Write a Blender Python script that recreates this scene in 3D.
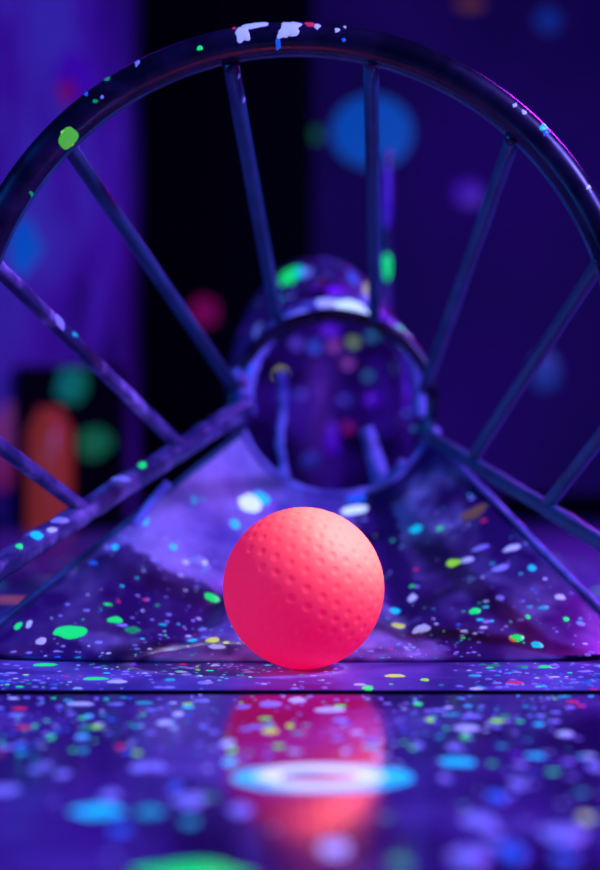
import bpy, bmesh, math, random
import numpy as np
from mathutils import Vector, Matrix, noise
from mathutils.bvhtree import BVHTree

for o in list(bpy.data.objects):
    bpy.data.objects.remove(o)
S = bpy.context.scene
COL = S.collection
random.seed(7)

# ------------------------------------------------------------------ camera
FPX = 1520.0          # focal length in pixels of the 600x870 frame
CAMH = 0.0495
PITCH = math.atan(45.0 / FPX)
cam_d = bpy.data.cameras.new('camera')
cam = bpy.data.objects.new('camera', cam_d)
COL.objects.link(cam)
cam.location = (0, 0, CAMH)
cam.rotation_euler = (math.pi / 2 + PITCH, 0, 0)
cam_d.sensor_fit = 'HORIZONTAL'
cam_d.sensor_width = 24.0
cam_d.lens = FPX / 600 * 24.0
cam_d.clip_start = 0.01
cam_d.dof.use_dof = True
cam_d.dof.focus_distance = 0.392
cam_d.dof.aperture_fstop = cam_d.lens / 7.6
S.camera = cam

# ------------------------------------------------------------------ world, lamps, exposure
S.view_settings.view_transform = 'Standard'
S.view_settings.look = 'None'
S.view_settings.gamma = 1.0
S.view_settings.exposure = 0.0
w = bpy.data.worlds.new('world')
S.world = w
w.use_nodes = True
w.node_tree.nodes['Background'].inputs[0].default_value = (0.06, 0.03, 1.0, 1)
w.node_tree.nodes['Background'].inputs[1].default_value = 0.013


def area(name, loc, target, size, power, color, size_y=None):
    d = bpy.data.lights.new(name, 'AREA')
    d.energy = power
    d.color = color
    d.size = size
    if size_y:
        d.shape = 'RECTANGLE'
        d.size_y = size_y
    o = bpy.data.objects.new(name, d)
    COL.objects.link(o)
    o.location = loc
    o.rotation_euler = (Vector(target) - Vector(loc)).to_track_quat('-Z', 'Y').to_euler()
    return o


def spot(name, loc, target, power, color, angle, blend, radius):
    d = bpy.data.lights.new(name, 'SPOT')
    d.energy = power
    d.color = color
    d.spot_size = angle
    d.spot_blend = blend
    d.shadow_soft_size = radius
    o = bpy.data.objects.new(name, d)
    COL.objects.link(o)
    o.location = loc
    o.rotation_euler = (Vector(target) - Vector(loc)).to_track_quat('-Z', 'Y').to_euler()
    return o


# blacklight tube, high right: the key
area('blacklight_key', (0.60, 0.16, 0.56), (0.0, 0.46, 0.02), 0.06, 9.5, (0.19, 0.15, 1.0))
# violet tube behind, high right: edge light on the hoop
area('violet_back_lamp', (0.47, 1.15, 0.64), (0.1, 0.42, 0.1), 0.16, 3.4, (0.50, 0.02, 1.0))
# blue lamp low left in front: the blue sides of the spokes
area('blue_side_lamp', (-0.55, 0.10, 0.25), (0.0, 0.45, 0.1), 0.15, 2.4, (0.0, 0.20, 1.0))
# blacklight washing the wall
area('wall_wash', (0.55, 1.30, 0.9), (0.35, 1.9, 0.15), 0.4, 0.30, (0.12, 0.0, 1.0))
area('pillar_wash', (-0.42, 1.30, 0.95), (-0.35, 1.58, 0.35), 0.15, 0.55, (0.20, 0.02, 1.0))
# unseen fill light added inside the tunnel to lift its dark interior
area('tunnel_fill', (0.012, 0.66, 0.115), (0.014, 0.86, 0.06), 0.02, 0.16, (0.22, 0.05, 1.0))
# added narrow spot, no real lamp: shades the ball as its fluorescence would
spot('ball_fill_spot', (0.285, 0.30, 0.385), (0.0017, 0.40, 0.0230), 46, (0.85, 1.0, 1.0), math.radians(4.95), 0.5, 0.006)


# ------------------------------------------------------------------ helpers
def ray(px, py):
    x = (px - 300) / FPX
    y = (435 - py) / FPX
    return Vector((x, math.cos(PITCH) - y * math.sin(PITCH), math.sin(PITCH) + y * math.cos(PITCH)))


def P(px, py, Y):
    d = ray(px, py)
    return Vector((0, 0, CAMH)) + d * (Y / d.y)


def floorP(px, py, z=0.0):
    d = ray(px, py)
    return Vector((0, 0, CAMH)) + d * ((z - CAMH) / d.z)


def obj(name, bm, mats, parent=None, smooth=True):
    me = bpy.data.meshes.new(name)
    bm.normal_update()
    bm.to_mesh(me)
    bm.free()
    for m in (mats if isinstance(mats, (list, tuple)) else [mats]):
        me.materials.append(m)
    if smooth:
        for p in me.polygons:
            p.use_smooth = True
    o = bpy.data.objects.new(name, me)
    COL.objects.link(o)
    if parent is not None:
        o.parent = parent
        if parent.type == 'EMPTY':
            o.matrix_parent_inverse = parent.matrix_basis.inverted()
        else:
            o.matrix_parent_inverse = Matrix()
            if parent.parent is not None:
                pass
    return o


def tag(o, label=None, cat=None, group=None, kind=None):
    if label: o['label'] = label
    if cat: o['category'] = cat
    if group: o['group'] = group
    if kind: o['kind'] = kind
    return o


def empty(name, loc):
    o = bpy.data.objects.new(name, None)
    o.empty_display_size = 0.02
    o.location = loc
    COL.objects.link(o)
    return o


def box(bm, x0, x1, y0, y1, z0, z1):
    vs = [bm.verts.new((x, y, z)) for x in (x0, x1) for y in (y0, y1) for z in (z0, z1)]
    for f in ((0, 1, 3, 2), (4, 6, 7, 5), (0, 4, 5, 1), (2, 3, 7, 6), (0, 2, 6, 4), (1, 5, 7, 3)):
        bm.faces.new([vs[i] for i in f])


def catmull(pts, n):
    pts = [Vector(p) for p in pts]
    ext = [pts[0] * 2 - pts[1]] + pts + [pts[-1] * 2 - pts[-2]]
    out = []
    for i in range(1, len(ext) - 2):
        p0, p1, p2, p3 = ext[i - 1:i + 3]
        for k in range(n):
            t = k / n
            out.append(0.5 * ((2 * p1) + (p2 - p0) * t + (2 * p0 - 5 * p1 + 4 * p2 - p3) * t * t
                              + (3 * p1 - p0 - 3 * p2 + p3) * t ** 3))
    out.append(pts[-1])
    return out


def tube(bm, pts, r, seg=20, square=False, closed=False, lump=0.0):
    """Sweep a round or rounded-square section along pts; r is a radius or a list."""
    pts = [Vector(p) for p in pts]
    n = len(pts)
    rings = []
    ref = Vector((0, 1, 0))
    for i, p in enumerate(pts):
        if closed:
            t = (pts[(i + 1) % n] - pts[i - 1]).normalized()
        else:
            t = (pts[min(i + 1, n - 1)] - pts[max(i - 1, 0)]).normalized()
        a = ref - t * ref.dot(t)
        if a.length < 1e-4: a = Vector((1, 0, 0))
        a.normalize()
        b = t.cross(a)
        rr = r[i] if isinstance(r, (list, tuple)) else r
        ring = []
        for k in range(seg):
            th = 2 * math.pi * k / seg
            c, s = math.cos(th), math.sin(th)
            q = 1.0
            if square:
                q = 1.0 / ((abs(c) ** 6 + abs(s) ** 6) ** (1 / 6.0))
                th2 = th + math.radians(38)
                c, s = math.cos(th2), math.sin(th2)
            v = p + (a * c + b * s) * rr * q
            if lump:
                v += (v - p).normalized() * lump * noise.noise(v * 420)
            ring.append(bm.verts.new(v))
        rings.append(ring)
    m = n if closed else n - 1
    for i in range(m):
        A, B = rings[i], rings[(i + 1) % n]
        for k in range(seg):
            bm.faces.new((A[k], A[(k + 1) % seg], B[(k + 1) % seg], B[k]))
    if not closed:
        bm.faces.new(rings[0][::-1])
        bm.faces.new(rings[-1])


def mat(name, rough=0.5, base=(0.5, 0.5, 0.5), emit=None, es=0.0, metal=0.0, ior=1.5, coat=0.0, coat_rough=0.1):
    m = bpy.data.materials.new(name)
    m.use_nodes = True
    b = m.node_tree.nodes['Principled BSDF']
    b.inputs['Base Color'].default_value = (*base, 1)
    b.inputs['Roughness'].default_value = rough
    b.inputs['Metallic'].default_value = metal
    b.inputs['IOR'].default_value = ior
    b.inputs['Coat Weight'].default_value = coat
    b.inputs['Coat Roughness'].default_value = coat_rough
    if emit:
        b.inputs['Emission Color'].default_value = (*emit, 1)
        b.inputs['Emission Strength'].default_value = es
    return m


def nodes_of(m):
    nt = m.node_tree
    return nt, nt.nodes, nt.links, nt.nodes['Principled BSDF']


def noisy(m, stops, scale=30, detail=6, stretch=(1, 1, 1), bump=0.0, rough=None, bump_scale=None, distort=0.4):
    """Base colour from noise through a colour ramp, with optional bump and roughness variation."""
    nt, N, L, b = nodes_of(m)
    tc = N.new('ShaderNodeTexCoord')
    mp = N.new('ShaderNodeMapping')
    mp.inputs['Scale'].default_value = stretch
    L.new(tc.outputs['Object'], mp.inputs['Vector'])
    nz = N.new('ShaderNodeTexNoise')
    nz.inputs['Scale'].default_value = scale
    nz.inputs['Detail'].default_value = detail
    nz.inputs['Distortion'].default_value = distort
    L.new(mp.outputs[0], nz.inputs['Vector'])
    cr = N.new('ShaderNodeValToRGB')
    el = cr.color_ramp.elements
    while len(el) < len(stops): el.new(0.5)
    for e, (p, c) in zip(el, stops):
        e.position = p
        e.color = (*c, 1)
    L.new(nz.outputs['Fac'], cr.inputs['Fac'])
    L.new(cr.outputs['Color'], b.inputs['Base Color'])
    if rough:
        mr = N.new('ShaderNodeMapRange')
        mr.inputs['From Min'].default_value = 0.3
        mr.inputs['From Max'].default_value = 0.7
        mr.inputs['To Min'].default_value = rough[0]
        mr.inputs['To Max'].default_value = rough[1]
        L.new(nz.outputs['Fac'], mr.inputs['Value'])
        L.new(mr.outputs[0], b.inputs['Roughness'])
    if bump:
        n2 = N.new('ShaderNodeTexNoise')
        n2.inputs['Scale'].default_value = bump_scale or scale * 4
        n2.inputs['Detail'].default_value = 4
        L.new(mp.outputs[0], n2.inputs['Vector'])
        bp = N.new('ShaderNodeBump')
        bp.inputs['Strength'].default_value = 1.0
        bp.inputs['Distance'].default_value = bump
        L.new(n2.outputs['Fac'], bp.inputs['Height'])
        L.new(bp.outputs[0], b.inputs['Normal'])
    return m


# ------------------------------------------------------------------ materials
M_floor_near = noisy(mat('glossy_floor_paint', ior=3.0),
                     [(0.40, (0.05, 0.005, 0.10)), (0.54, (0.15, 0.03, 0.27)), (0.70, (0.36, 0.20, 0.55))],
                     scale=26, stretch=(1, 1, 1), bump=0.00003, bump_scale=260, rough=(0.11, 0.18))
M_floor_far = noisy(mat('worn_floor_paint', ior=1.5),
                    [(0.36, (0.10, 0.05, 0.28)), (0.55, (0.26, 0.18, 0.55)), (0.72, (0.45, 0.38, 0.8))],
                    scale=40, stretch=(1, 1, 1), bump=0.0001, bump_scale=300, rough=(0.3, 0.5))
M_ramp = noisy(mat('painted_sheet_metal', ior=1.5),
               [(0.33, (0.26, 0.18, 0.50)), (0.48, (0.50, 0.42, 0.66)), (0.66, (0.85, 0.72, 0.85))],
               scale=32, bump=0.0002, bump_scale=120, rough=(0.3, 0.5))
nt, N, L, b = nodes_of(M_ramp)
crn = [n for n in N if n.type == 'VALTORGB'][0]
at = N.new('ShaderNodeAttribute'); at.attribute_name = 'painted_light'
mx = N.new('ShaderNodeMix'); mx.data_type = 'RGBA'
mx.inputs[6].default_value = (0.065, 0.010, 0.13, 1)  # dark tone of the painted shade
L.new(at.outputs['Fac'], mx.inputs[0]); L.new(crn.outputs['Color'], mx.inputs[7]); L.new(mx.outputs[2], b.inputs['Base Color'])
M_rim = noisy(mat('black_enamel', ior=1.5),
              [(0.40, (0.010, 0.006, 0.02)), (0.70, (0.035, 0.012, 0.06))],
              scale=90, bump=0.00006, bump_scale=260, rough=(0.22, 0.4))
M_steel = noisy(mat('spoke_enamel', ior=1.5),
                [(0.40, (0.02, 0.09, 0.14)), (0.60, (0.03, 0.14, 0.22)), (0.80, (0.10, 0.20, 0.32))],
                scale=70, bump=0.00005, bump_scale=380, rough=(0.3, 0.5))
M_rail = noisy(mat('chipped_lavender_enamel', ior=1.5),
               [(0.42, (0.06, 0.05, 0.16)), (0.54, (0.22, 0.16, 0.36)), (0.66, (0.65, 0.50, 0.8))],
               scale=85, bump=0.0002, bump_scale=300, rough=(0.3, 0.5))
M_hood = noisy(mat('dark_hood_paint', ior=1.5),
               [(0.35, (0.02, 0.01, 0.05)), (0.55, (0.10, 0.05, 0.22)), (0.72, (0.22, 0.16, 0.5))],
               scale=45, bump=0.0004, bump_scale=120, rough=(0.25, 0.5))
M_ring = noisy(mat('lavender_ring_paint', ior=1.5),
               [(0.35, (0.12, 0.08, 0.35)), (0.6, (0.5, 0.45, 0.9))], scale=60, bump=0.0002, rough=(0.25, 0.45))
M_wall = noisy(mat('wall_paint'), [(0.3, (0.07, 0.01, 0.14)), (0.7, (0.22, 0.03, 0.33))], scale=3, rough=(0.7, 0.9))
M_pillar = noisy(mat('pillar_paint'),
                 [(0.36, (0.07, 0.01, 0.18)), (0.52, (0.40, 0.05, 0.62)), (0.66, (0.40, 0.28, 0.80))],
                 scale=7, stretch=(3, 3, 0.6), rough=(0.7, 0.9))
M_black = mat('black_board', rough=0.95, base=(0.008, 0.004, 0.012), ior=1.1)


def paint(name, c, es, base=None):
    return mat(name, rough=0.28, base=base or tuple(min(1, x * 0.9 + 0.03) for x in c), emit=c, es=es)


PAINT = {
    'lav': paint('lavender_paint', (0.22, 0.22, 1.0), 0.30, (0.6, 0.6, 0.95)),
    'pale': paint('pale_lilac_paint', (0.45, 0.50, 1.0), 0.55, (0.8, 0.8, 0.95)),
    'white': paint('white_paint', (0.62, 0.85, 1.0), 0.85, (0.8, 0.85, 0.9)),
    'cyan': paint('cyan_paint', (0.0, 0.62, 0.95), 0.75),
    'teal': paint('teal_paint', (0.0, 0.45, 0.55), 0.5),
    'blue': paint('blue_paint', (0.01, 0.17, 0.9), 0.45),
    'green': paint('green_paint', (0.0, 0.85, 0.13), 0.85),
    'dgreen': paint('dark_green_paint', (0.0, 0.42, 0.10), 0.45),
    'lime': paint('lime_paint', (0.35, 0.9, 0.04), 0.7),
    'yellow': paint('yellow_paint', (0.75, 0.85, 0.10), 0.6),
    'red': paint('red_paint', (0.85, 0.02, 0.10), 0.5),
    'orange': paint('orange_paint', (0.9, 0.18, 0.03), 0.5),
    'violet': paint('violet_paint', (0.20, 0.0, 0.75), 0.5),
}
DIM = {  # dimmer paints for the tunnel, the far surfaces and some dull marks
    'far_blue': paint('dim_blue_paint', (0.0, 0.13, 0.60), 0.40),
    'far_green': paint('dim_green_paint', (0.0, 0.22, 0.06), 0.35),
    'far_violet': paint('dim_violet_paint', (0.06, 0.0, 0.40), 0.5),
    'far_red': paint('dim_red_paint', (0.35, 0.0, 0.12), 0.3),
    'far_orange': paint('dim_orange_paint', (0.22, 0.05, 0.02), 0.3),
    'dim_lime': paint('dim_lime_paint', (0.20, 0.36, 0.03), 0.7),
    'dim_pink': paint('dim_pink_paint', (0.22, 0.05, 0.20), 0.6),
    'dim_teal': paint('dim_teal_paint', (0.0, 0.16, 0.19), 0.6),
    'dim_lav': paint('dim_lavender_paint', (0.07, 0.05, 0.42), 0.6),
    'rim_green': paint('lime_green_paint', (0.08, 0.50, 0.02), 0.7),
    'dull_ochre': paint('dull_ochre_paint', (0.16, 0.08, 0.03), 0.5),
    'far_navy': paint('dim_navy_paint', (0.0, 0.03, 0.25), 0.5),
}
PK = list(PAINT)
PM = [PAINT[k] for k in PK]
PAINT.update(DIM)


# ------------------------------------------------------------------ paint blobs that follow a surface
def bvh_of(*objs):
    vs, fs = [], []
    for o in objs:
        n = len(vs)
        mw = o.matrix_world
        vs += [v.co.copy() for v in o.data.vertices]
        fs += [[i + n for i in p.vertices] for p in o.data.polygons]
    return BVHTree.FromPolygons(vs, fs)


def blob(bm, tree, c, nrm, ax, rx, ry, mi, th=None, irr=0.22, rings=3, seg=14):
    """A domed drop of paint centred on c, spread over the surface of tree."""
    t1 = ax - nrm * ax.dot(nrm)
    if t1.length < 1e-6: t1 = nrm.orthogonal()
    t1.normalize()
    t2 = nrm.cross(t1)
    th = th or min(0.0004, 0.18 * min(rx, ry) + 0.00005)
    s1, s2 = random.random() * 50, random.random() * 50

    def put(u, v, h):
        p = c + t1 * u + t2 * v
        q, n, i, d = tree.find_nearest(p)
        if q is None: q, n = p, nrm
        if n.dot(nrm) < 0: n = -n
        return bm.verts.new(q + n * h)
    mid = put(0, 0, th)
    prev = None
    for r in range(1, rings + 1):
        f = r / rings
        hgt = th * math.sqrt(max(0, 1 - f ** 2.5)) if r < rings else -0.00003
        row = []
        for k in range(seg):
            a = 2 * math.pi * k / seg
            wv = 1 + irr * 1.6 * noise.noise(Vector((math.cos(a) * 1.3 + s1, math.sin(a) * 1.3 + s2, 0)))
            row.append(put(rx * f * wv * math.cos(a), ry * f * wv * math.sin(a), hgt))
        for k in range(seg):
            k2 = (k + 1) % seg
            if prev is None:
                fc = bm.faces.new((mid, row[k], row[k2]))
            else:
                fc = bm.faces.new((prev[k], row[k], row[k2], prev[k2]))
            fc.material_index = mi
        prev = row


CAM = Vector((0, 0, CAMH))


def pix_blob(bm, tree, px, py, wpx, hpx, mi, irr=0.2, rings=3, seg=18, th=None, ang=0.0):
    """Drop seen around pixel (px, py), wpx wide and hpx high there."""
    hit, n, i, d = tree.ray_cast(CAM, ray(px, py).normalized())
    if hit is None:
        return False
    if n.dot(hit - CAM) > 0: n = -n
    view = (hit - CAM).normalized()
    Y = hit.y
    cosv = max(0.12, abs(n.dot(view)))
    right = Vector((math.cos(ang), 0, math.sin(ang)))
    t1 = (right - n * right.dot(n)).normalized()
    rx = wpx / 2 * Y / FPX / max(0.3, math.sqrt(max(0.01, 1 - t1.dot(view) ** 2)))
    t2 = n.cross(t1)
    ry = hpx / 2 * Y / FPX / max(0.12, math.sqrt(max(0.001, 1 - t2.dot(view) ** 2)))
    blob(bm, tree, hit, n, t1, rx, ry, mi, irr=irr, rings=rings, seg=seg, th=th)
    return True


def splat_parts(parent, tree, items, name='paint_splat', irr=0.2):
    for it in items:
        px, py, wp, hp, ck = it[:5]
        a = it[5] if len(it) > 5 else 0.0
        bm = bmesh.new()
        if not pix_blob(bm, tree, px, py, wp, hp, 0, irr=irr, rings=4, seg=24, ang=a):
            print('MISS', px, py)
            bm.free()
            continue
        obj(name, bm, PAINT[ck], parent)


def pick():
    r = random.random()
    for k, p in (('lav', .50), ('pale', .13), ('teal', .10), ('cyan', .05), ('blue', .08), ('green', .045), ('dgreen', .04),
                 ('lime', .015), ('yellow', .006), ('red', .02), ('violet', .01)):
        r -= p
        if r < 0: return PK.index(k)
    return PK.index('lav')


# ------------------------------------------------------------------ setting
YF = 0.3602     # far edge of the near board
bm = bmesh.new(); box(bm, -0.30, 0.30, 0.05, YF - 0.0075, -0.012, 0.0)
bmesh.ops.bevel(bm, geom=[e for e in bm.edges], offset=0.0008, segments=2, affect='EDGES')
floor_near = tag(obj('floor', bm, M_floor_near, smooth=False), kind='structure')
bm = bmesh.new(); box(bm, -1.3, 1.3, YF, 1.92, -0.012, 0.0)
bmesh.ops.bevel(bm, geom=[e for e in bm.edges], offset=0.0002, segments=2, affect='EDGES')
floor_far = tag(obj('floor', bm, M_floor_far, smooth=False), kind='structure')
bm = bmesh.new(); box(bm, -1.3, 1.3, 1.90, 1.98, -0.012, 1.3)
wall = tag(obj('wall_back', bm, M_wall, smooth=False), kind='structure')
bm = bmesh.new(); box(bm, -0.30, 0.30, YF - 0.0012, YF - 0.0001, -0.016, -0.0001)  # black strip added to keep the lit board face in the gap dark
tag(obj('gap_strip', bm, M_black, smooth=False), kind='structure')
bm = bmesh.new(); box(bm, 0.20, 1.3, 1.885, 1.90, 0.0, 0.032)
tag(obj('baseboard_back', bm, M_black, smooth=False), kind='structure')
bm = bmesh.new(); box(bm, -0.19, 0.015, 1.87, 1.90, 0.0, 1.2)
bmesh.ops.bevel(bm, geom=[e for e in bm.edges], offset=0.004, segments=2, affect='EDGES')
tag(obj('door_1', bm, M_black, smooth=False), kind='structure')

# pillar at the left of the back wall
bm = bmesh.new(); box(bm, -0.75, -0.182, 1.55, 1.72, 0.0, 1.2)
bmesh.ops.bevel(bm, geom=[e for e in bm.edges], offset=0.01, segments=3, affect='EDGES')
pillar = tag(obj('wall_left', bm, M_pillar, smooth=False), kind='structure')

bm = bmesh.new(); box(bm, -0.29, -0.178, 1.535, 1.5495, 0.0, 0.165)  # dark panel added over the pillar foot, which other lamps lit too brightly
bmesh.ops.bevel(bm, geom=[e for e in bm.edges], offset=0.003, segments=2, affect='EDGES')
dark_panel = tag(obj('dark_panel_left', bm, M_black, smooth=False), kind='structure')

# ------------------------------------------------------------------ ramp
YT = 0.56
YB = 0.4135
ramp = empty('ramp', (0.0, 0.45, 0))
tag(ramp, 'paint-splattered violet sheet metal ramp rising from the floor to the round opening', 'ramp')
NU, NV = 260, 130


def ramp_pt(u, v):
    """u 0..1 left to right, v 0..1 from the opening's lip to the foot."""
    th = math.radians(160 - 138 * u)
    top = P(337 + 100 * math.cos(th), 400 + 97 * math.sin(th), YT)
    xl = (-26 - 300) / FPX * 0.44
    xr = (640 - 300) / FPX * 0.43
    # the foot: corners lie a little farther back than the middle
    bx = xl + (xr - xl) * u
    by = YB + 0.016 * abs(2 * u - 1) ** 6
    bot = Vector((bx, by, 0.0012))
    p = top.lerp(bot, v)
    # flattens out towards the foot, folds along two creases
    sag = math.sin(v * math.pi) * 0.0065
    p.z -= sag * (1 - abs(2 * u - 1) ** 3)
    for cu, dp in ((0.30, 0.0016), (0.66, 0.0022)):
        p.z -= dp * math.exp(-((u - cu) / 0.028) ** 2) * math.sin(v * math.pi) ** 0.5
    p.z = max(p.z, 0.0012)
    return p


bm = bmesh.new()
g = [[bm.verts.new(ramp_pt(i / NU, j / NV)) for j in range(NV + 1)] for i in range(NU + 1)]
g2 = [[bm.verts.new(ramp_pt(i / NU, j / NV) + Vector((0, 0.0006, -0.0011))) for j in range(NV + 1)] for i in range(NU + 1)]
for i in range(NU):
    for j in range(NV):
        bm.faces.new((g[i][j], g[i][j + 1], g[i + 1][j + 1], g[i + 1][j]))
        bm.faces.new((g2[i][j], g2[i + 1][j], g2[i + 1][j + 1], g2[i][j + 1]))
for i in range(NU):
    bm.faces.new((g[i][0], g[i + 1][0], g2[i + 1][0], g2[i][0]))
    bm.faces.new((g[i][NV], g2[i][NV], g2[i + 1][NV], g[i + 1][NV]))
for j in range(NV):
    bm.faces.new((g[0][j], g2[0][j], g2[0][j + 1], g[0][j + 1]))
    bm.faces.new((g[NU][j], g[NU][j + 1], g2[NU][j + 1], g2[NU][j]))
bmesh.ops.recalc_face_normals(bm, faces=bm.faces)
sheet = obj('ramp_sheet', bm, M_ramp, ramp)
# lit and shaded zones of the sheet, painted in as lavender over dark
att = sheet.data.attributes.new('painted_light', 'FLOAT', 'POINT')
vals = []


def painted_light(p):
    """How far the painted lit lavender tone covers a point of the sheet (world metres)."""
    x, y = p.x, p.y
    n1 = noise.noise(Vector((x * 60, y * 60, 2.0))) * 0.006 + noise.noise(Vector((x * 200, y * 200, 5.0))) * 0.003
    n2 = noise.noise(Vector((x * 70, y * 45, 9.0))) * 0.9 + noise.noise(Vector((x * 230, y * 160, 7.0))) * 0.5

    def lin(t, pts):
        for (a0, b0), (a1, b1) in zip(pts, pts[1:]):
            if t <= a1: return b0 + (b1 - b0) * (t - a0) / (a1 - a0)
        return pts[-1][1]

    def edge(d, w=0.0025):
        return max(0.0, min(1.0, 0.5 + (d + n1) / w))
    # upper left wing, painted as lit down to a ragged edge
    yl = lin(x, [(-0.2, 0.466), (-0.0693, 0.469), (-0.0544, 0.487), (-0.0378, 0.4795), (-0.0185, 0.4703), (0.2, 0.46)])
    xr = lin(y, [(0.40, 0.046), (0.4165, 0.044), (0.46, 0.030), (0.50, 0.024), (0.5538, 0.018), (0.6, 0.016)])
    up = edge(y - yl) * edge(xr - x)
    # lit foot of the sheet in front of the left painted shadow strip
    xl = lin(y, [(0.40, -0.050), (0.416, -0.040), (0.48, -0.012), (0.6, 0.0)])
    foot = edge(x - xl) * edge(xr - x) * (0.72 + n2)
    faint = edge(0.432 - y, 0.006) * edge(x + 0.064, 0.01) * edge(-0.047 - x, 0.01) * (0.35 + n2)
    # lit patches beyond the right painted shadow strip
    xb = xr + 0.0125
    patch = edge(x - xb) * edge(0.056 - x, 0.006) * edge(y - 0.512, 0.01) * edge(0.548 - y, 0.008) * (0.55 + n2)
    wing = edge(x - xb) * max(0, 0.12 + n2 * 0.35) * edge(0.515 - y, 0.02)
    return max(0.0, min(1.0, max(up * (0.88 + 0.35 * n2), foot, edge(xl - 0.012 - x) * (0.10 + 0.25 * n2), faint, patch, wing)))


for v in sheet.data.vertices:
    vals.append(painted_light(v.co))
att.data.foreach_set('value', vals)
# rolled lip round the opening, and edge rods with their knobs
bm = bmesh.new()
tube(bm, [ramp_pt(i / 48, 0) + Vector((0, 0, 0.0006)) for i in range(49)], 0.0017, 12, lump=0.0005)
obj('rolled_lip', bm, M_ring, ramp)
bm = bmesh.new()
tube(bm, [ramp_pt(1, j / 24) + Vector((0, -0.0005, 0.0006)) for j in range(25)], 0.0009, 10, lump=0.0004)
er = obj('edge_rod', bm, M_ring, ramp)
bm = bmesh.new()
bmesh.ops.create_uvsphere(bm, u_segments=16, v_segments=10, radius=0.0030, matrix=Matrix.Translation(ramp_pt(1, 0) + Vector((0.0012, -0.002, 0.001))))
obj('knob', bm, M_ring, er)
bm = bmesh.new()
tube(bm, [ramp_pt(0, j / 24) + Vector((0, -0.0005, 0.0006)) for j in range(25)], 0.0011, 10, lump=0.0003)
obj('edge_rod', bm, M_steel, ramp)
# peg standing out of the left wing
bm = bmesh.new()
a, b = P(168, 484, 0.505), P(130, 532, 0.497)
tube(bm, catmull([a, a.lerp(b, 0.4) + Vector((0, 0, .0006)), b], 6), [0.0021] + [0.0017] * 11 + [0.0008], 12, lump=0.0003)
obj('peg', bm, M_ring, ramp)

# ------------------------------------------------------------------ spoked wheel frame
YR = 0.412
RC, RR = (297, 372), 334
frame = empty('spoked_hoop', (0, YR, 0))
tag(frame, 'large black paint-flecked metal hoop with spokes standing over the ramp and the ball', 'wheel')


def rim_pt(deg):
    a = math.radians(deg)
    return P(RC[0] + RR * math.cos(a), RC[1] - RR * math.sin(a), YR)


path = [Vector((rim_pt(180).x, YR, 0.0))]
for k in range(6):
    path.append(Vector((rim_pt(180).x, YR, rim_pt(180).z * (k + 1) / 7)))
path += [rim_pt(180 - 180 * k / 90) for k in range(91)]
for k in range(6):
    path.append(Vector((rim_pt(0).x, YR, rim_pt(0).z * (6 - k) / 7)))
path.append(Vector((rim_pt(0).x, YR, 0.0)))
bm = bmesh.new(); tube(bm, path, 0.00435, 32)
rim = obj('rim', bm, M_rim, frame)
# thin inner bead that the spokes are welded to
bm = bmesh.new()
tube(bm, [P(RC[0] + (RR - 15) * math.cos(math.radians(176 - 172 * k / 90)), RC[1] - (RR - 15) * math.sin(math.radians(176 - 172 * k / 90)), YR + 0.001) for k in range(91)], 0.0011, 10)
obj('inner_bead', bm, M_steel, frame)

YA = 0.553


def arch_px(deg):
    a = math.radians(deg)
    return 333 + 100 * math.cos(a), 402 - 87 * math.sin(a)


bm = bmesh.new()
apts = [P(*arch_px(186 - 200 * k / 60), YA) for k in range(61)]
tube(bm, apts, 0.0023, 18, lump=0.0003)
arch = obj('inner_arch', bm, M_rim, frame)

# rails: from the feet of the inner arch forward and outward to the rim
bm = bmesh.new()
lr0, lr1 = P(247, 406, 0.550), P(-36, 590, YR + 0.003)
tube(bm, [lr0.lerp(lr1, k / 30) for k in range(31)], 0.0029, 16, square=True, lump=0.0006)
rail_l = obj('rail', bm, M_rail, frame)
bm = bmesh.new()
rr0, rr1 = P(429, 436, 0.550), P(630, 560, YR + 0.003)
tube(bm, [rr0.lerp(rr1, k / 30) for k in range(31)], 0.0021, 16, square=True, lump=0.0004)
rail_r = obj('rail', bm, M_steel, frame)
bm = bmesh.new()
tube(bm, [P(236, 370, YA), P(240, 392, YA - 0.001), P(247, 406, 0.550)], [0.003, 0.0032, 0.0034], 16, lump=0.0005)
obj('arch_foot', bm, M_ring, frame)
bm = bmesh.new()
tube(bm, [P(*arch_px(-12), YA), P(427, 428, YA), P(432, 440, 0.549)], [0.0024, 0.0024, 0.0026], 16, lump=0.0003)
obj('arch_foot', bm, M_steel, frame)


def rail_at(p0, p1, px):
    lo, hi = 0.0, 1.0
    for _ in range(40):
        m = (lo + hi) / 2
        q = p0.lerp(p1, m)
        x = 300 + q.x / q.y * FPX
        if (x < px) == (p1.x > p0.x): lo = m
        else: hi = m
    return p0.lerp(p1, lo)


spoke_trees = []
SP = [((231, 66), P(277, 318, YA)),
      ((371, 62), P(375, 322, YA)),
      ((513, 138), P(424, 390, YA)),
      ((66, 142), P(237, 392, YA)),
      ((600, 262), rail_at(rr0, rr1, 470)),
      ((-8, 262), rail_at(lr0, lr1, 182)),
      ((628, 402), rail_at(rr0, rr1, 545)),
      ((-34, 420), rail_at(lr0, lr1, 86))]
spokes = []
for (px, py), e in SP:
    bm = bmesh.new()
    a = P(px, py, YR + 0.0015)
    a = a + (a - e).normalized() * 0.001
    tube(bm, [a.lerp(e, k / 24) for k in range(25)], 0.0018, 16, square=True, lump=0.00012)
    s = obj('spoke', bm, M_rail if py > 250 and px < 0 else M_steel, frame)
    spokes.append(s)
    # weld bead at the rim
    bm = bmesh.new()
    tube(bm, [a - (e - a).normalized() * 0.0006, a + (e - a).normalized() * 0.0015, a + (e - a).normalized() * 0.0035], [0.0024, 0.0022, 0.0015], 14, lump=0.0004)
    obj('weld', bm, M_rim, s)

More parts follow.
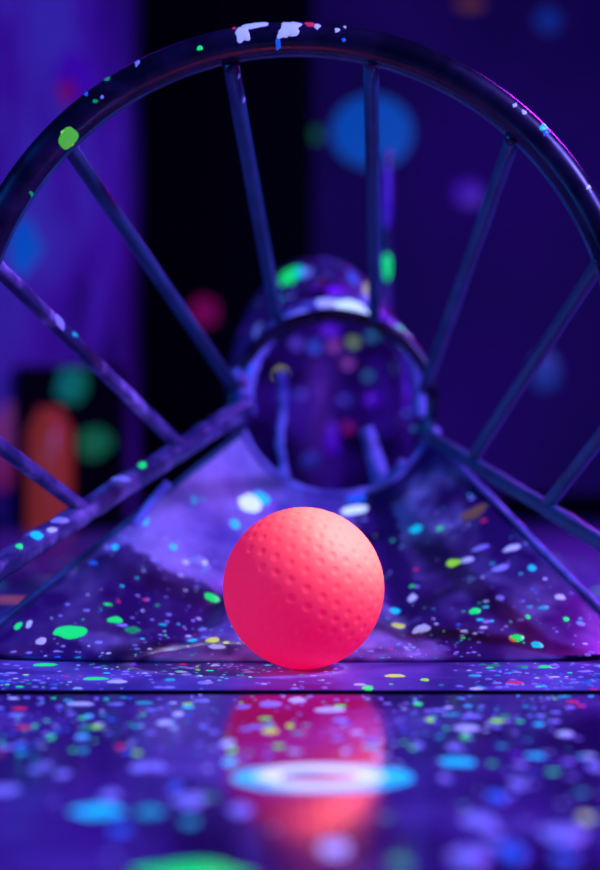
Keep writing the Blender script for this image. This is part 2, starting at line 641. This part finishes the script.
# ------------------------------------------------------------------ tunnel hood behind the opening
hood = empty('tunnel_hood', (0.015, 0.7, 0))
tag(hood, 'dark blurred paint-covered tunnel hood behind the inner arch at the top of the ramp', 'tunnel')


def hood_sec(t):
    """px centre, half width px, top py, at depth Y."""
    Y = 0.60 + 0.26 * t
    cx = 333 - 16 * math.sin(t * 2.2)
    hw = 92 - 6 * t - 30 * max(0, t - .6) ** 1.5
    top = 318 - 60 * math.sin(min(1, t / 0.62) * math.pi / 2) + 34 * max(0, t - .62)
    return Y, cx, hw, top


def hood_pt(t, s, off=0.0):
    Y, cx, hw, top = hood_sec(t)
    c = P(cx, 400, Y)
    rx = hw * Y / FPX - off
    rz = (400 - top) * Y / FPX - off
    # arch over a circle, straight sides to the floor
    ang = -0.3 + (math.pi + 0.6) * s
    if s < 0.12:
        z = c.z * (s / 0.12) * 1.0
        return Vector((c.x + rx, Y, z))
    if s > 0.88:
        z = c.z * ((1 - s) / 0.12)
        return Vector((c.x - rx, Y, z))
    a = math.pi * (s - 0.12) / 0.76
    q = Vector((c.x + rx * math.cos(a), Y, c.z + rz * math.sin(a)))
    q += Vector((math.cos(a), 0, math.sin(a))) * 0.0022 * noise.noise(q * 70)
    return q


bm = bmesh.new()
NT, NS = 30, 64
A = [[bm.verts.new(hood_pt(i / NT, j / NS)) for j in range(NS + 1)] for i in range(NT + 1)]
B = [[bm.verts.new(hood_pt(i / NT * 0.985, j / NS, 0.002)) for j in range(NS + 1)] for i in range(NT + 1)]
for i in range(NT):
    for j in range(NS):
        bm.faces.new((A[i][j], A[i][j + 1], A[i + 1][j + 1], A[i + 1][j]))
        bm.faces.new((B[i][j], B[i + 1][j], B[i + 1][j + 1], B[i][j + 1]))
for j in range(NS):
    bm.faces.new((A[0][j], B[0][j], B[0][j + 1], A[0][j + 1]))
for i in range(NT):
    for jj in (0, NS):
        bm.faces.new((A[i][jj], A[i + 1][jj], B[i + 1][jj], B[i][jj]))
bm.faces.new([A[NT][j] for j in range(NS + 1)])
bm.faces.new([B[NT][j] for j in range(NS, -1, -1)])
bmesh.ops.recalc_face_normals(bm, faces=bm.faces)
shell = obj('hood_shell', bm, M_hood, hood)
bm = bmesh.new()
cY = 0.592
tube(bm, [P(334 + 87 * math.cos(math.radians(190 - 200 * k / 60)), 400 - 96 * math.sin(math.radians(190 - 200 * k / 60)), cY) for k in range(61)],
     0.0026, 16, lump=0.0016)
fring = obj('front_ring', bm, M_ring, hood)
for pts, rr in (([(281, 372), (283, 400), (280, 440), (284, 476), (286, 505)], [.0022, .0017, .0016, .0022, .0026]),
                ([(366, 428), (372, 448), (378, 470), (384, 488), (386, 505)], [.0030, .0034, .0036, .0030, .0026])):
    bm = bmesh.new()
    pp = [P(x, y, 0.600) for x, y in pts]
    pp.append(Vector((pp[-1].x, pp[-1].y, 0.0)))
    cc = catmull(pp, 6)
    rl = [rr[min(len(rr) - 1, i // 6)] for i in range(len(cc))]
    tube(bm, cc, rl, 14, lump=0.0012)
    obj('post', bm, M_ring, hood)
bm = bmesh.new()
tube(bm, catmull([P(382, 484, 0.595), P(392, 478, 0.590), P(405, 463, 0.586)], 6), 0.0022, 12, lump=0.0008)
obj('brace', bm, M_ring, hood)
bm = bmesh.new()
top = P(387, 150, 0.73); bot = P(384, 330, 0.73)
tube(bm, [bot.lerp(top, k / 16) for k in range(17)], [0.0032] * 14 + [.003, .0025, .0012], 14, lump=0.0006)
mast = obj('mast', bm, PAINT['violet'] if False else M_hood, hood)

# ------------------------------------------------------------------ golf ball
RB = 0.02115
bc = Vector((floorP(303.5, 668).x, 0.40, RB + 0.00005))
bm = bmesh.new()
bmesh.ops.create_icosphere(bm, subdivisions=7, radius=1.0)
me = bpy.data.meshes.new('golf_ball')
bm.to_mesh(me); bm.free()
co = np.empty(len(me.vertices) * 3)
me.vertices.foreach_get('co', co)
co = co.reshape(-1, 3)
co /= np.linalg.norm(co, axis=1)[:, None]
phi = (1 + 5 ** .5) / 2
iv = [(-1, phi, 0), (1, phi, 0), (-1, -phi, 0), (1, -phi, 0), (0, -1, phi), (0, 1, phi), (0, -1, -phi), (0, 1, -phi),
      (phi, 0, -1), (phi, 0, 1), (-phi, 0, -1), (-phi, 0, 1)]
itf = [(0, 11, 5), (0, 5, 1), (0, 1, 7), (0, 7, 10), (0, 10, 11), (1, 5, 9), (5, 11, 4), (11, 10, 2), (10, 7, 6), (7, 1, 8),
       (3, 9, 4), (3, 4, 2), (3, 2, 6), (3, 6, 8), (3, 8, 9), (4, 9, 5), (2, 4, 11), (6, 2, 10), (8, 6, 7), (9, 8, 1)]
F = 6
dm = set()
for t in itf:
    a, b, c = (np.array(iv[i]) for i in t)
    for i in range(F + 1):
        for j in range(F + 1 - i):
            p = (a * i + b * j + c * (F - i - j)) / F
            p = p / np.linalg.norm(p)
            dm.add(tuple(np.round(p, 5)))
dm = np.array(list(dm))
rot = np.array(Matrix.Rotation(math.radians(28), 3, 'Y') @ Matrix.Rotation(math.radians(17), 3, 'X'))
dm = dm @ rot.T
best = np.full(len(co), -1.0)
for k in range(0, len(dm), 60):
    best = np.maximum(best, (co @ dm[k:k + 60].T).max(axis=1))
ang = np.arccos(np.clip(best, -1, 1))
ar = 0.060
prof = np.clip(1 - (ang / ar) ** 2, 0, 1)
rad = RB - 0.00027 * prof ** 1.5
co2 = co * rad[:, None]
me.vertices.foreach_set('co', co2.ravel())
for p in me.polygons: p.use_smooth = True
M_ball = mat('fluorescent_ball', rough=0.65, base=(0.95, 0.085, 0.055), emit=(1.0, 0.0, 0.125), es=0.60)
nt, N, L, b = nodes_of(M_ball)
b.inputs['Specular IOR Level'].default_value = 0.2
tc = N.new('ShaderNodeTexCoord'); nz = N.new('ShaderNodeTexNoise')
nz.inputs['Scale'].default_value = 900
bp = N.new('ShaderNodeBump'); bp.inputs['Distance'].default_value = 0.00002
L.new(tc.outputs['Object'], nz.inputs['Vector']); L.new(nz.outputs['Fac'], bp.inputs['Height']); L.new(bp.outputs[0], b.inputs['Normal'])
me.materials.append(M_ball)
ball = bpy.data.objects.new('golf_ball', me)
COL.objects.link(ball)
ball.location = bc
tag(ball, 'glowing pink dimpled golf ball resting on the floor in front of the ramp', 'ball')

# ------------------------------------------------------------------ paint on everything
bpy.context.view_layer.update()
T_near = bvh_of(floor_near)
T_far = bvh_of(floor_far)
T_sheet = bvh_of(sheet)
T_rim = bvh_of(rim)
T_hood = bvh_of(shell)
T_ring = bvh_of(fring)

# large drops, each a part
splat_parts(floor_near, T_near, [
    (98, 811, 52, 14, 'cyan'), (457, 762, 40, 7, 'cyan'), (150, 812, 30, 9, 'teal'), (478, 820, 34, 16, 'lav'),
    (563, 834, 46, 18, 'lav'), (565, 858, 24, 12, 'blue'), (497, 797, 22, 11, 'blue'), (512, 852, 26, 18, 'blue'),
    (468, 857, 40, 20, 'lav'), (333, 848, 32, 15, 'pale'), (585, 818, 16, 9, 'yellow'), (595, 767, 16, 10, 'lav'),
    (518, 784, 16, 12, 'lav'), (455, 747, 18, 6, 'lav'), (467, 728, 26, 5, 'pale'), (565, 734, 18, 5, 'pale'),
    (497, 721, 14, 4, 'lime'), (465, 737, 10, 4, 'green'), (270, 731, 17, 5, 'yellow'), (290, 726, 8, 4, 'lime'),
    (82, 737, 14, 5, 'cyan'), (83, 750, 10, 5, 'teal'), (95, 727, 12, 4, 'lime'), (51, 737, 7, 6, 'green'),
    (165, 723, 17, 4, 'pale'), (80, 704, 28, 3, 'pale'), (178, 714, 12, 5, 'pale'), (141, 767, 24, 10, 'lav'),
    (155, 766, 18, 8, 'lav'), (3, 790, 30, 12, 'lav'), (110, 795, 20, 10, 'lav'), (176, 786, 14, 8, 'blue'),
    (190, 800, 34, 14, 'lav'), (240, 810, 22, 12, 'lav'), (63, 774, 16, 8, 'lav'), (120, 747, 12, 4, 'red'),
    (230, 762, 14, 8, 'cyan'), (232, 750, 10, 5, 'green'), (226, 744, 14, 5, 'pale'), (137, 753, 9, 4, 'lime'),
    (297, 700, 18, 4, 'pale'), (335, 691, 18, 3, 'pale'), (270, 704, 26, 5, 'lav'), (330, 710, 34, 4, 'pale'),
    (573, 702, 12, 3, 'red'), (581, 706, 8, 3, 'red'), (540, 716, 9, 4, 'lav'), (445, 778, 12, 7, 'lav'),
    (520, 765, 12, 6, 'lav'), (240, 731, 0.1, 0.1, 'lav'), (400, 862, 22, 14, 'dgreen'), (268, 725, 14, 4, 'teal'),
    (120, 830, 22, 10, 'blue'), (190, 822, 18, 8, 'teal'), (377, 757, 8, 6, 'pale'), (345, 752, 8, 4, 'pale'),
    (299, 818, 8, 9, 'red'), (20, 745, 12, 6, 'blue'), (45, 765, 14, 5, 'lav'), (15, 715, 12, 3, 'lav'),
    (340, 720, 16, 3, 'lav'), (418, 704, 10, 3, 'green'), (430, 720, 10, 4, 'lime'), (418, 745, 12, 6, 'lav')])
bm = bmesh.new(); pix_blob(bm, T_near, 190, 874, 120, 20, 0, rings=5, seg=30); obj('paint_splat', bm, PAINT['green'], floor_near)
# the big cyan drop with its pale crust
def puddle_ring(cx, cy, rx, ry, ix, iy, z0, hgt, seed):
    bm = bmesh.new()
    rows = []
    for r in range(8):
        f = r / 7
        row = []
        for q in range(64):
            a = 2 * math.pi * q / 64
            wob = 1 + 0.10 * noise.noise(Vector((math.cos(a) * 1.5, math.sin(a) * 1.5, seed)))
            row.append(bm.verts.new((cx + math.cos(a) * (ix + (rx - ix) * f) * wob, cy + math.sin(a) * (iy + (ry - iy) * f) * wob,
                                     z0 + hgt * math.sin(f * math.pi) ** 0.6)))
        rows.append(row)
    for r in range(7):
        for q in range(64):
            bm.faces.new((rows[r][q], rows[r + 1][q], rows[r + 1][(q + 1) % 64], rows[r][(q + 1) % 64]))
    return bm


# the big cyan ring of paint with its pale crust
c = floorP(322, 777); e1 = floorP(322, 764); e2 = floorP(322, 792)
hw = 94 / FPX * c.y
obj('paint_ring', puddle_ring(c.x, c.y, hw, (e1.y - e2.y) / 2, hw * 0.50, (e1.y - e2.y) * 0.16, -0.00002, 0.00022, 3.3), PAINT['cyan'], floor_near)
c2 = floorP(312, 777)
obj('paint_ring', puddle_ring(c2.x + 0.001, c2.y, hw * 0.73, (e1.y - e2.y) * 0.46, hw * 0.44, (e1.y - e2.y) * 0.17, -0.00002, 0.00042, 8.1), PAINT['white'], floor_near)

splat_parts(floor_far, T_far, [
    (45, 665, 26, 3.5, 'green'), (95, 679, 26, 3, 'green'), (170, 680, 12, 3, 'teal'), (117, 682, 22, 3, 'pale'),
    (368, 688, 12, 5, 'green'), (395, 676, 22, 2.5, 'yellow'), (425, 680, 10, 2.5, 'lime'), (545, 667, 14, 3, 'green'),
    (15, 600, 60, 7, 'orange'), (592, 604, 22, 16, 'pale'), (60, 580, 50, 7, 'lav'), (570, 590, 18, 8, 'lav'),
    (515, 683, 20, 3, 'red'), (205, 683, 16, 3, 'lav'), (475, 676, 14, 2.5, 'teal')])

splat_parts(sheet, T_sheet, [
    (72, 632, 36, 13, 'green'), (115, 620, 16, 7, 'green'), (132, 630, 16, 7, 'dgreen'), (212, 598, 16, 8, 'green'),
    (41, 641, 10, 8, 'pale'), (18, 626, 8, 8, 'green'), (29, 624, 6, 9, 'pale'), (237, 500, 0.1, 0.1, 'pale'),
    (250, 503, 24, 18, 'white', -0.5), (262, 498, 18, 10, 'cyan', -0.3), (235, 524, 10, 9, 'cyan'), (355, 510, 28, 9, 'white'),
    (356, 499, 22, 7, 'blue'), (416, 529, 13, 8, 'cyan', 0.4), (453, 563, 16, 7, 'lime'), (467, 560, 14, 5, 'pale', 0.2),
    (398, 626, 14, 5, 'yellow'), (421, 629, 20, 7, 'pale'), (475, 611, 12, 6, 'green'), (395, 611, 11, 6, 'cyan'),
    (517, 638, 14, 8, 'green'), (513, 639, 8, 7, 'orange'), (537, 645, 12, 7, 'cyan'), (473, 513, 30, 11, 'dull_ochre', 0.2),
    (213, 640, 14, 5, 'yellow'), (217, 647, 18, 4, 'pale'), (186, 562, 8, 5, 'pale'), (204, 562, 7, 5, 'white'),
    (115, 547, 7, 6, 'cyan'), (145, 521, 8, 8, 'cyan'), (194, 500, 6, 10, 'teal'), (173, 547, 8, 6, 'cyan'),
    (412, 598, 10, 7, 'pale'), (500, 598, 9, 6, 'lav', 0.4), (512, 548, 18, 6, 'pale', 0.25), (500, 568, 20, 6, 'lav', 0.4),
    (480, 548, 20, 4, 'lav', 0.1), (566, 619, 6, 5, 'green'), (528, 617, 5, 5, 'green'), (588, 655, 7, 5, 'lav'),
    (200, 560, 12, 8, 'lav'), (150, 590, 0.1, 0.1, 'lav'), (560, 597, 10, 7, 'pale', 0.5), (532, 568, 8, 6, 'cyan')])

# paint on the rim
splat_parts(rim, T_rim, [
    (243, 33, 15, 19, 'pale'), (256, 25, 26, 6, 'pale', 0.2), (284, 33, 14, 12, 'pale', 0.6), (291, 27, 22, 14, 'pale', 0.2),
    (296, 25, 6, 5, 'cyan'), (278, 44, 5, 14, 'blue'), (310, 24, 10, 4, 'red'), (317, 26, 6, 6, 'pale'), (337, 30, 5, 5, 'pale'),
    (137, 63, 6, 6, 'lav'), (163, 48, 7, 5, 'lav', .4), (176, 43, 7, 3, 'lav', .4), (200, 48, 6, 5, 'green'), (107, 79, 7, 3, 'dgreen', .6),
    (102, 97, 4, 4, 'lav'), (95, 101, 6, 4, 'dgreen'), (86, 94, 5, 3, 'blue', .6), (344, 40, 4, 4, 'blue'), (345, 27, 3, 3, 'pale'),
    (544, 127, 9, 7, 'cyan', -.8), (547, 131, 7, 9, 'blue', -.8), (515, 105, 4, 5, 'pale', -.7), (524, 112, 7, 4, 'pale', -.8), (589, 187, 4, 6, 'pale', -1),
    (32, 195, 4, 7, 'dgreen'), (234, 28, 4, 3, 'red')], irr=0.35)

splat_parts(rim, T_rim, [(69, 139, 22, 24, 'rim_green'), (71, 143, 10, 8, 'yellow'), (65, 133, 9, 7, 'lime')], irr=0.10)

# flecks on spokes, rails
for idx, items in ((3, [(89, 161, 7, 7, 'cyan'), (104, 183, 5, 8, 'pale'), (110, 192, 4, 5, 'dgreen'), (123, 211, 4, 4, 'green'), (140, 235, 4, 4, 'lav')]),
                   (0, [(239, 76, 4, 5, 'lav'), (244, 100, 4, 5, 'lav'), (250, 125, 4, 5, 'dgreen')]),
                   (5, [(84, 341, 9, 7, 'lime', -.7), (76, 334, 7, 6, 'teal', -.7), (60, 322, 22, 9, 'lav', -.65)]),
                   (4, [(537, 339, 5, 9, 'lav')])):
    tr = bvh_of(spokes[idx])
    splat_parts(spokes[idx], tr, items)
splat_parts(rail_l, bvh_of(rail_l), [(142, 465, 9, 6, 'green', .4), (37, 535, 13, 9, 'cyan', .5), (19, 546, 8, 6, 'green', .4), (120, 478, 24, 6, 'lav', .5),
                                     (60, 520, 20, 6, 'lav', .5), (52, 530, 12, 6, 'pale', .5)])
splat_parts(rail_r, bvh_of(rail_r), [(503, 463, 14, 6, 'pale', -.4), (526, 477, 10, 4, 'pale', -.4), (585, 513, 5, 5, 'pale')])
splat_parts(fring, T_ring, [(352, 308, 34, 16, 'white', -.2), (328, 303, 26, 10, 'pale'), (407, 338, 16, 26, 'white', -.9), (399, 330, 9, 9, 'green'),  # the white drops stand in for highlights on the ring
                            (385, 322, 14, 9, 'violet', -.7), (300, 313, 26, 8, 'lav', .2), (412, 385, 10, 16, 'lav', -1.3), (246, 366, 14, 16, 'blue'),
                            (385, 340, 14, 10, 'teal', -.6)])
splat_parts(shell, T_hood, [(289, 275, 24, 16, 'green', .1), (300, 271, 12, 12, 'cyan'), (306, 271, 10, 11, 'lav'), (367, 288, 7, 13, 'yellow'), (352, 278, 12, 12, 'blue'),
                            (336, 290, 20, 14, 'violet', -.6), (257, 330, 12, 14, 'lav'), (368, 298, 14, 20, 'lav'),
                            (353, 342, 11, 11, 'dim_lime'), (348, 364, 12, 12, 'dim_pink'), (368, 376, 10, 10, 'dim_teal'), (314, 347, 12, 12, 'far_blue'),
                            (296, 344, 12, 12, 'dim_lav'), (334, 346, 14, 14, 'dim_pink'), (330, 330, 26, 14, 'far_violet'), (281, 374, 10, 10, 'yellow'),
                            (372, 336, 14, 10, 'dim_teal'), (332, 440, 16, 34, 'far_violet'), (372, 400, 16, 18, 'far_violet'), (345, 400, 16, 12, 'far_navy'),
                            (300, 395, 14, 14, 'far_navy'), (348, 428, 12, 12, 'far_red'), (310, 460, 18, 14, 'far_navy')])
splat_parts(mast, bvh_of(mast), [(388, 266, 12, 26, 'green'), (387, 195, 10, 70, 'far_violet')])

# small flecks, beyond counting
def fleck_floor(name, parent, tree, n, x0, x1, y0, y1, sz):
    bm = bmesh.new()
    for _ in range(n):
        x, y = random.uniform(x0, x1), random.uniform(y0, y1)
        if abs(x) > y * 0.215 + 0.01: continue
        cl = noise.noise(Vector((x * 22, y * 22, 1.7)))
        if random.random() > 0.62 + cl * 1.1: continue
        if y < 0.33 and random.random() > (y - 0.19) / 0.17: continue
        r = min(sz * math.exp(random.gauss(0, 0.55)), sz * 3)
        c, nn, i, d = tree.find_nearest(Vector((x, y, 0.001)))
        blob(bm, tree, Vector((x, y, 0)), Vector((0, 0, 1)), Vector((1, random.uniform(-1, 1) * 0.5, 0)), r * random.uniform(1, 1.7), r, pick(), rings=2, seg=9)
    o = obj(name, bm, PM, parent)
    tag(o, kind='stuff')


fleck_floor('paint_flecks', floor_near, T_near, 2600, -0.09, 0.09, 0.17, YF - 0.0088, 0.00050)
fleck_floor('paint_flecks', floor_far, T_far, 900, -0.10, 0.10, YF + 0.001, YB - 0.001, 0.00050)
fleck_floor('paint_flecks', floor_far, T_far, 900, -0.2, 0.2, YB + 0.02, 0.95, 0.0010)
bm = bmesh.new()
for _ in range(1250):
    u, v = random.random(), random.random() ** 0.45
    if random.random() < 0.35 * (1 - v): continue
    p = ramp_pt(u, v)
    q, n, i, d = T_sheet.find_nearest(p)
    if n.z < 0: n = -n
    cl = noise.noise(p * 40)
    if random.random() > 0.6 + cl * 1.1: continue
    r = min(0.00045 * math.exp(random.gauss(0, 0.5)), 0.0014)
    if u > 0.72 and random.random() < 0.5: continue
    blob(bm, T_sheet, q, n, Vector((1, 0, random.uniform(-.4, .4))), r * random.uniform(1, 1.5), r, pick(), rings=2, seg=9)
tag(obj('paint_flecks', bm, PM, sheet), kind='stuff')
bm = bmesh.new()
for _ in range(260):
    t, s = random.random(), random.uniform(0.1, 0.9)
    inside = random.random() < 0.6
    p = hood_pt(t if random.random() < .6 else 1.0, s, 0.002 if inside else 0)
    q, n, i, d = T_hood.find_nearest(p)
    if n.y > 0.3: continue
    r = random.uniform(0.0008, 0.0026)
    blob(bm, T_hood, q, n, Vector((1, 0, random.uniform(-1, 1))), r, r, random.choice([0, 0, 4, 5, 12, 12, 7, 3, 10]), rings=2, seg=10)
tag(obj('paint_flecks', bm, PM, shell), kind='stuff')

# paint on the distant wall and pillar
T_wall = bvh_of(wall)
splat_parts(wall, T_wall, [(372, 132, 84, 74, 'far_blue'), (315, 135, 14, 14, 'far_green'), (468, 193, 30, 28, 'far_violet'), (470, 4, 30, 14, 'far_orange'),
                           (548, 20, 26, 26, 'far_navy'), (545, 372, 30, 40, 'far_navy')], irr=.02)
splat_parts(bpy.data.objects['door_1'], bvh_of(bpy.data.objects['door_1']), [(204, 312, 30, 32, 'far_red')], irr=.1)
splat_parts(dark_panel, bvh_of(dark_panel), [(95, 442, 36, 30, 'far_green'), (72, 385, 34, 40, 'far_green')], irr=.2)
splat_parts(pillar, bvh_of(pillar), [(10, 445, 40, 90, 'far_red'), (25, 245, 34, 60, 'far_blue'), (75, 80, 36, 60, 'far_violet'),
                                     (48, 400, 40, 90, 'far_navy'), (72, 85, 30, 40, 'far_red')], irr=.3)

# orange can by the pillar
bm = bmesh.new()
cb = floorP(50, 503); Yc = 1.42
cx = P(50, 400, Yc).x
hh = P(50, 408, Yc).z
prof = [(0.0, 0.0), (0.019, 0.0), (0.021, 0.003), (0.021, hh * .8), (0.017, hh * .9), (0.012, hh * .95), (0.012, hh), (0.0, hh)]
rings = []
for r, z in prof:
    rings.append([bm.verts.new((cx + r * math.cos(2 * math.pi * k / 28), Yc + r * math.sin(2 * math.pi * k / 28), z)) for k in range(28)] if r > 0 else [bm.verts.new((cx, Yc, z))])
for a, b in zip(rings, rings[1:]):
    for k in range(28):
        k2 = (k + 1) % 28
        if len(a) == 1: bm.faces.new((a[0], b[k2], b[k]))
        elif len(b) == 1: bm.faces.new((a[k], a[k2], b[0]))
        else: bm.faces.new((a[k], a[k2], b[k2], b[k]))
bmesh.ops.recalc_face_normals(bm, faces=bm.faces)
can = obj('paint_bottle', bm, paint('fluorescent_orange', (0.8, 0.08, 0.03), 0.16, (0.5, 0.06, 0.03)))
tag(can, 'blurred glowing orange upright bottle shape on the far floor in front of the violet wall', 'bottle')
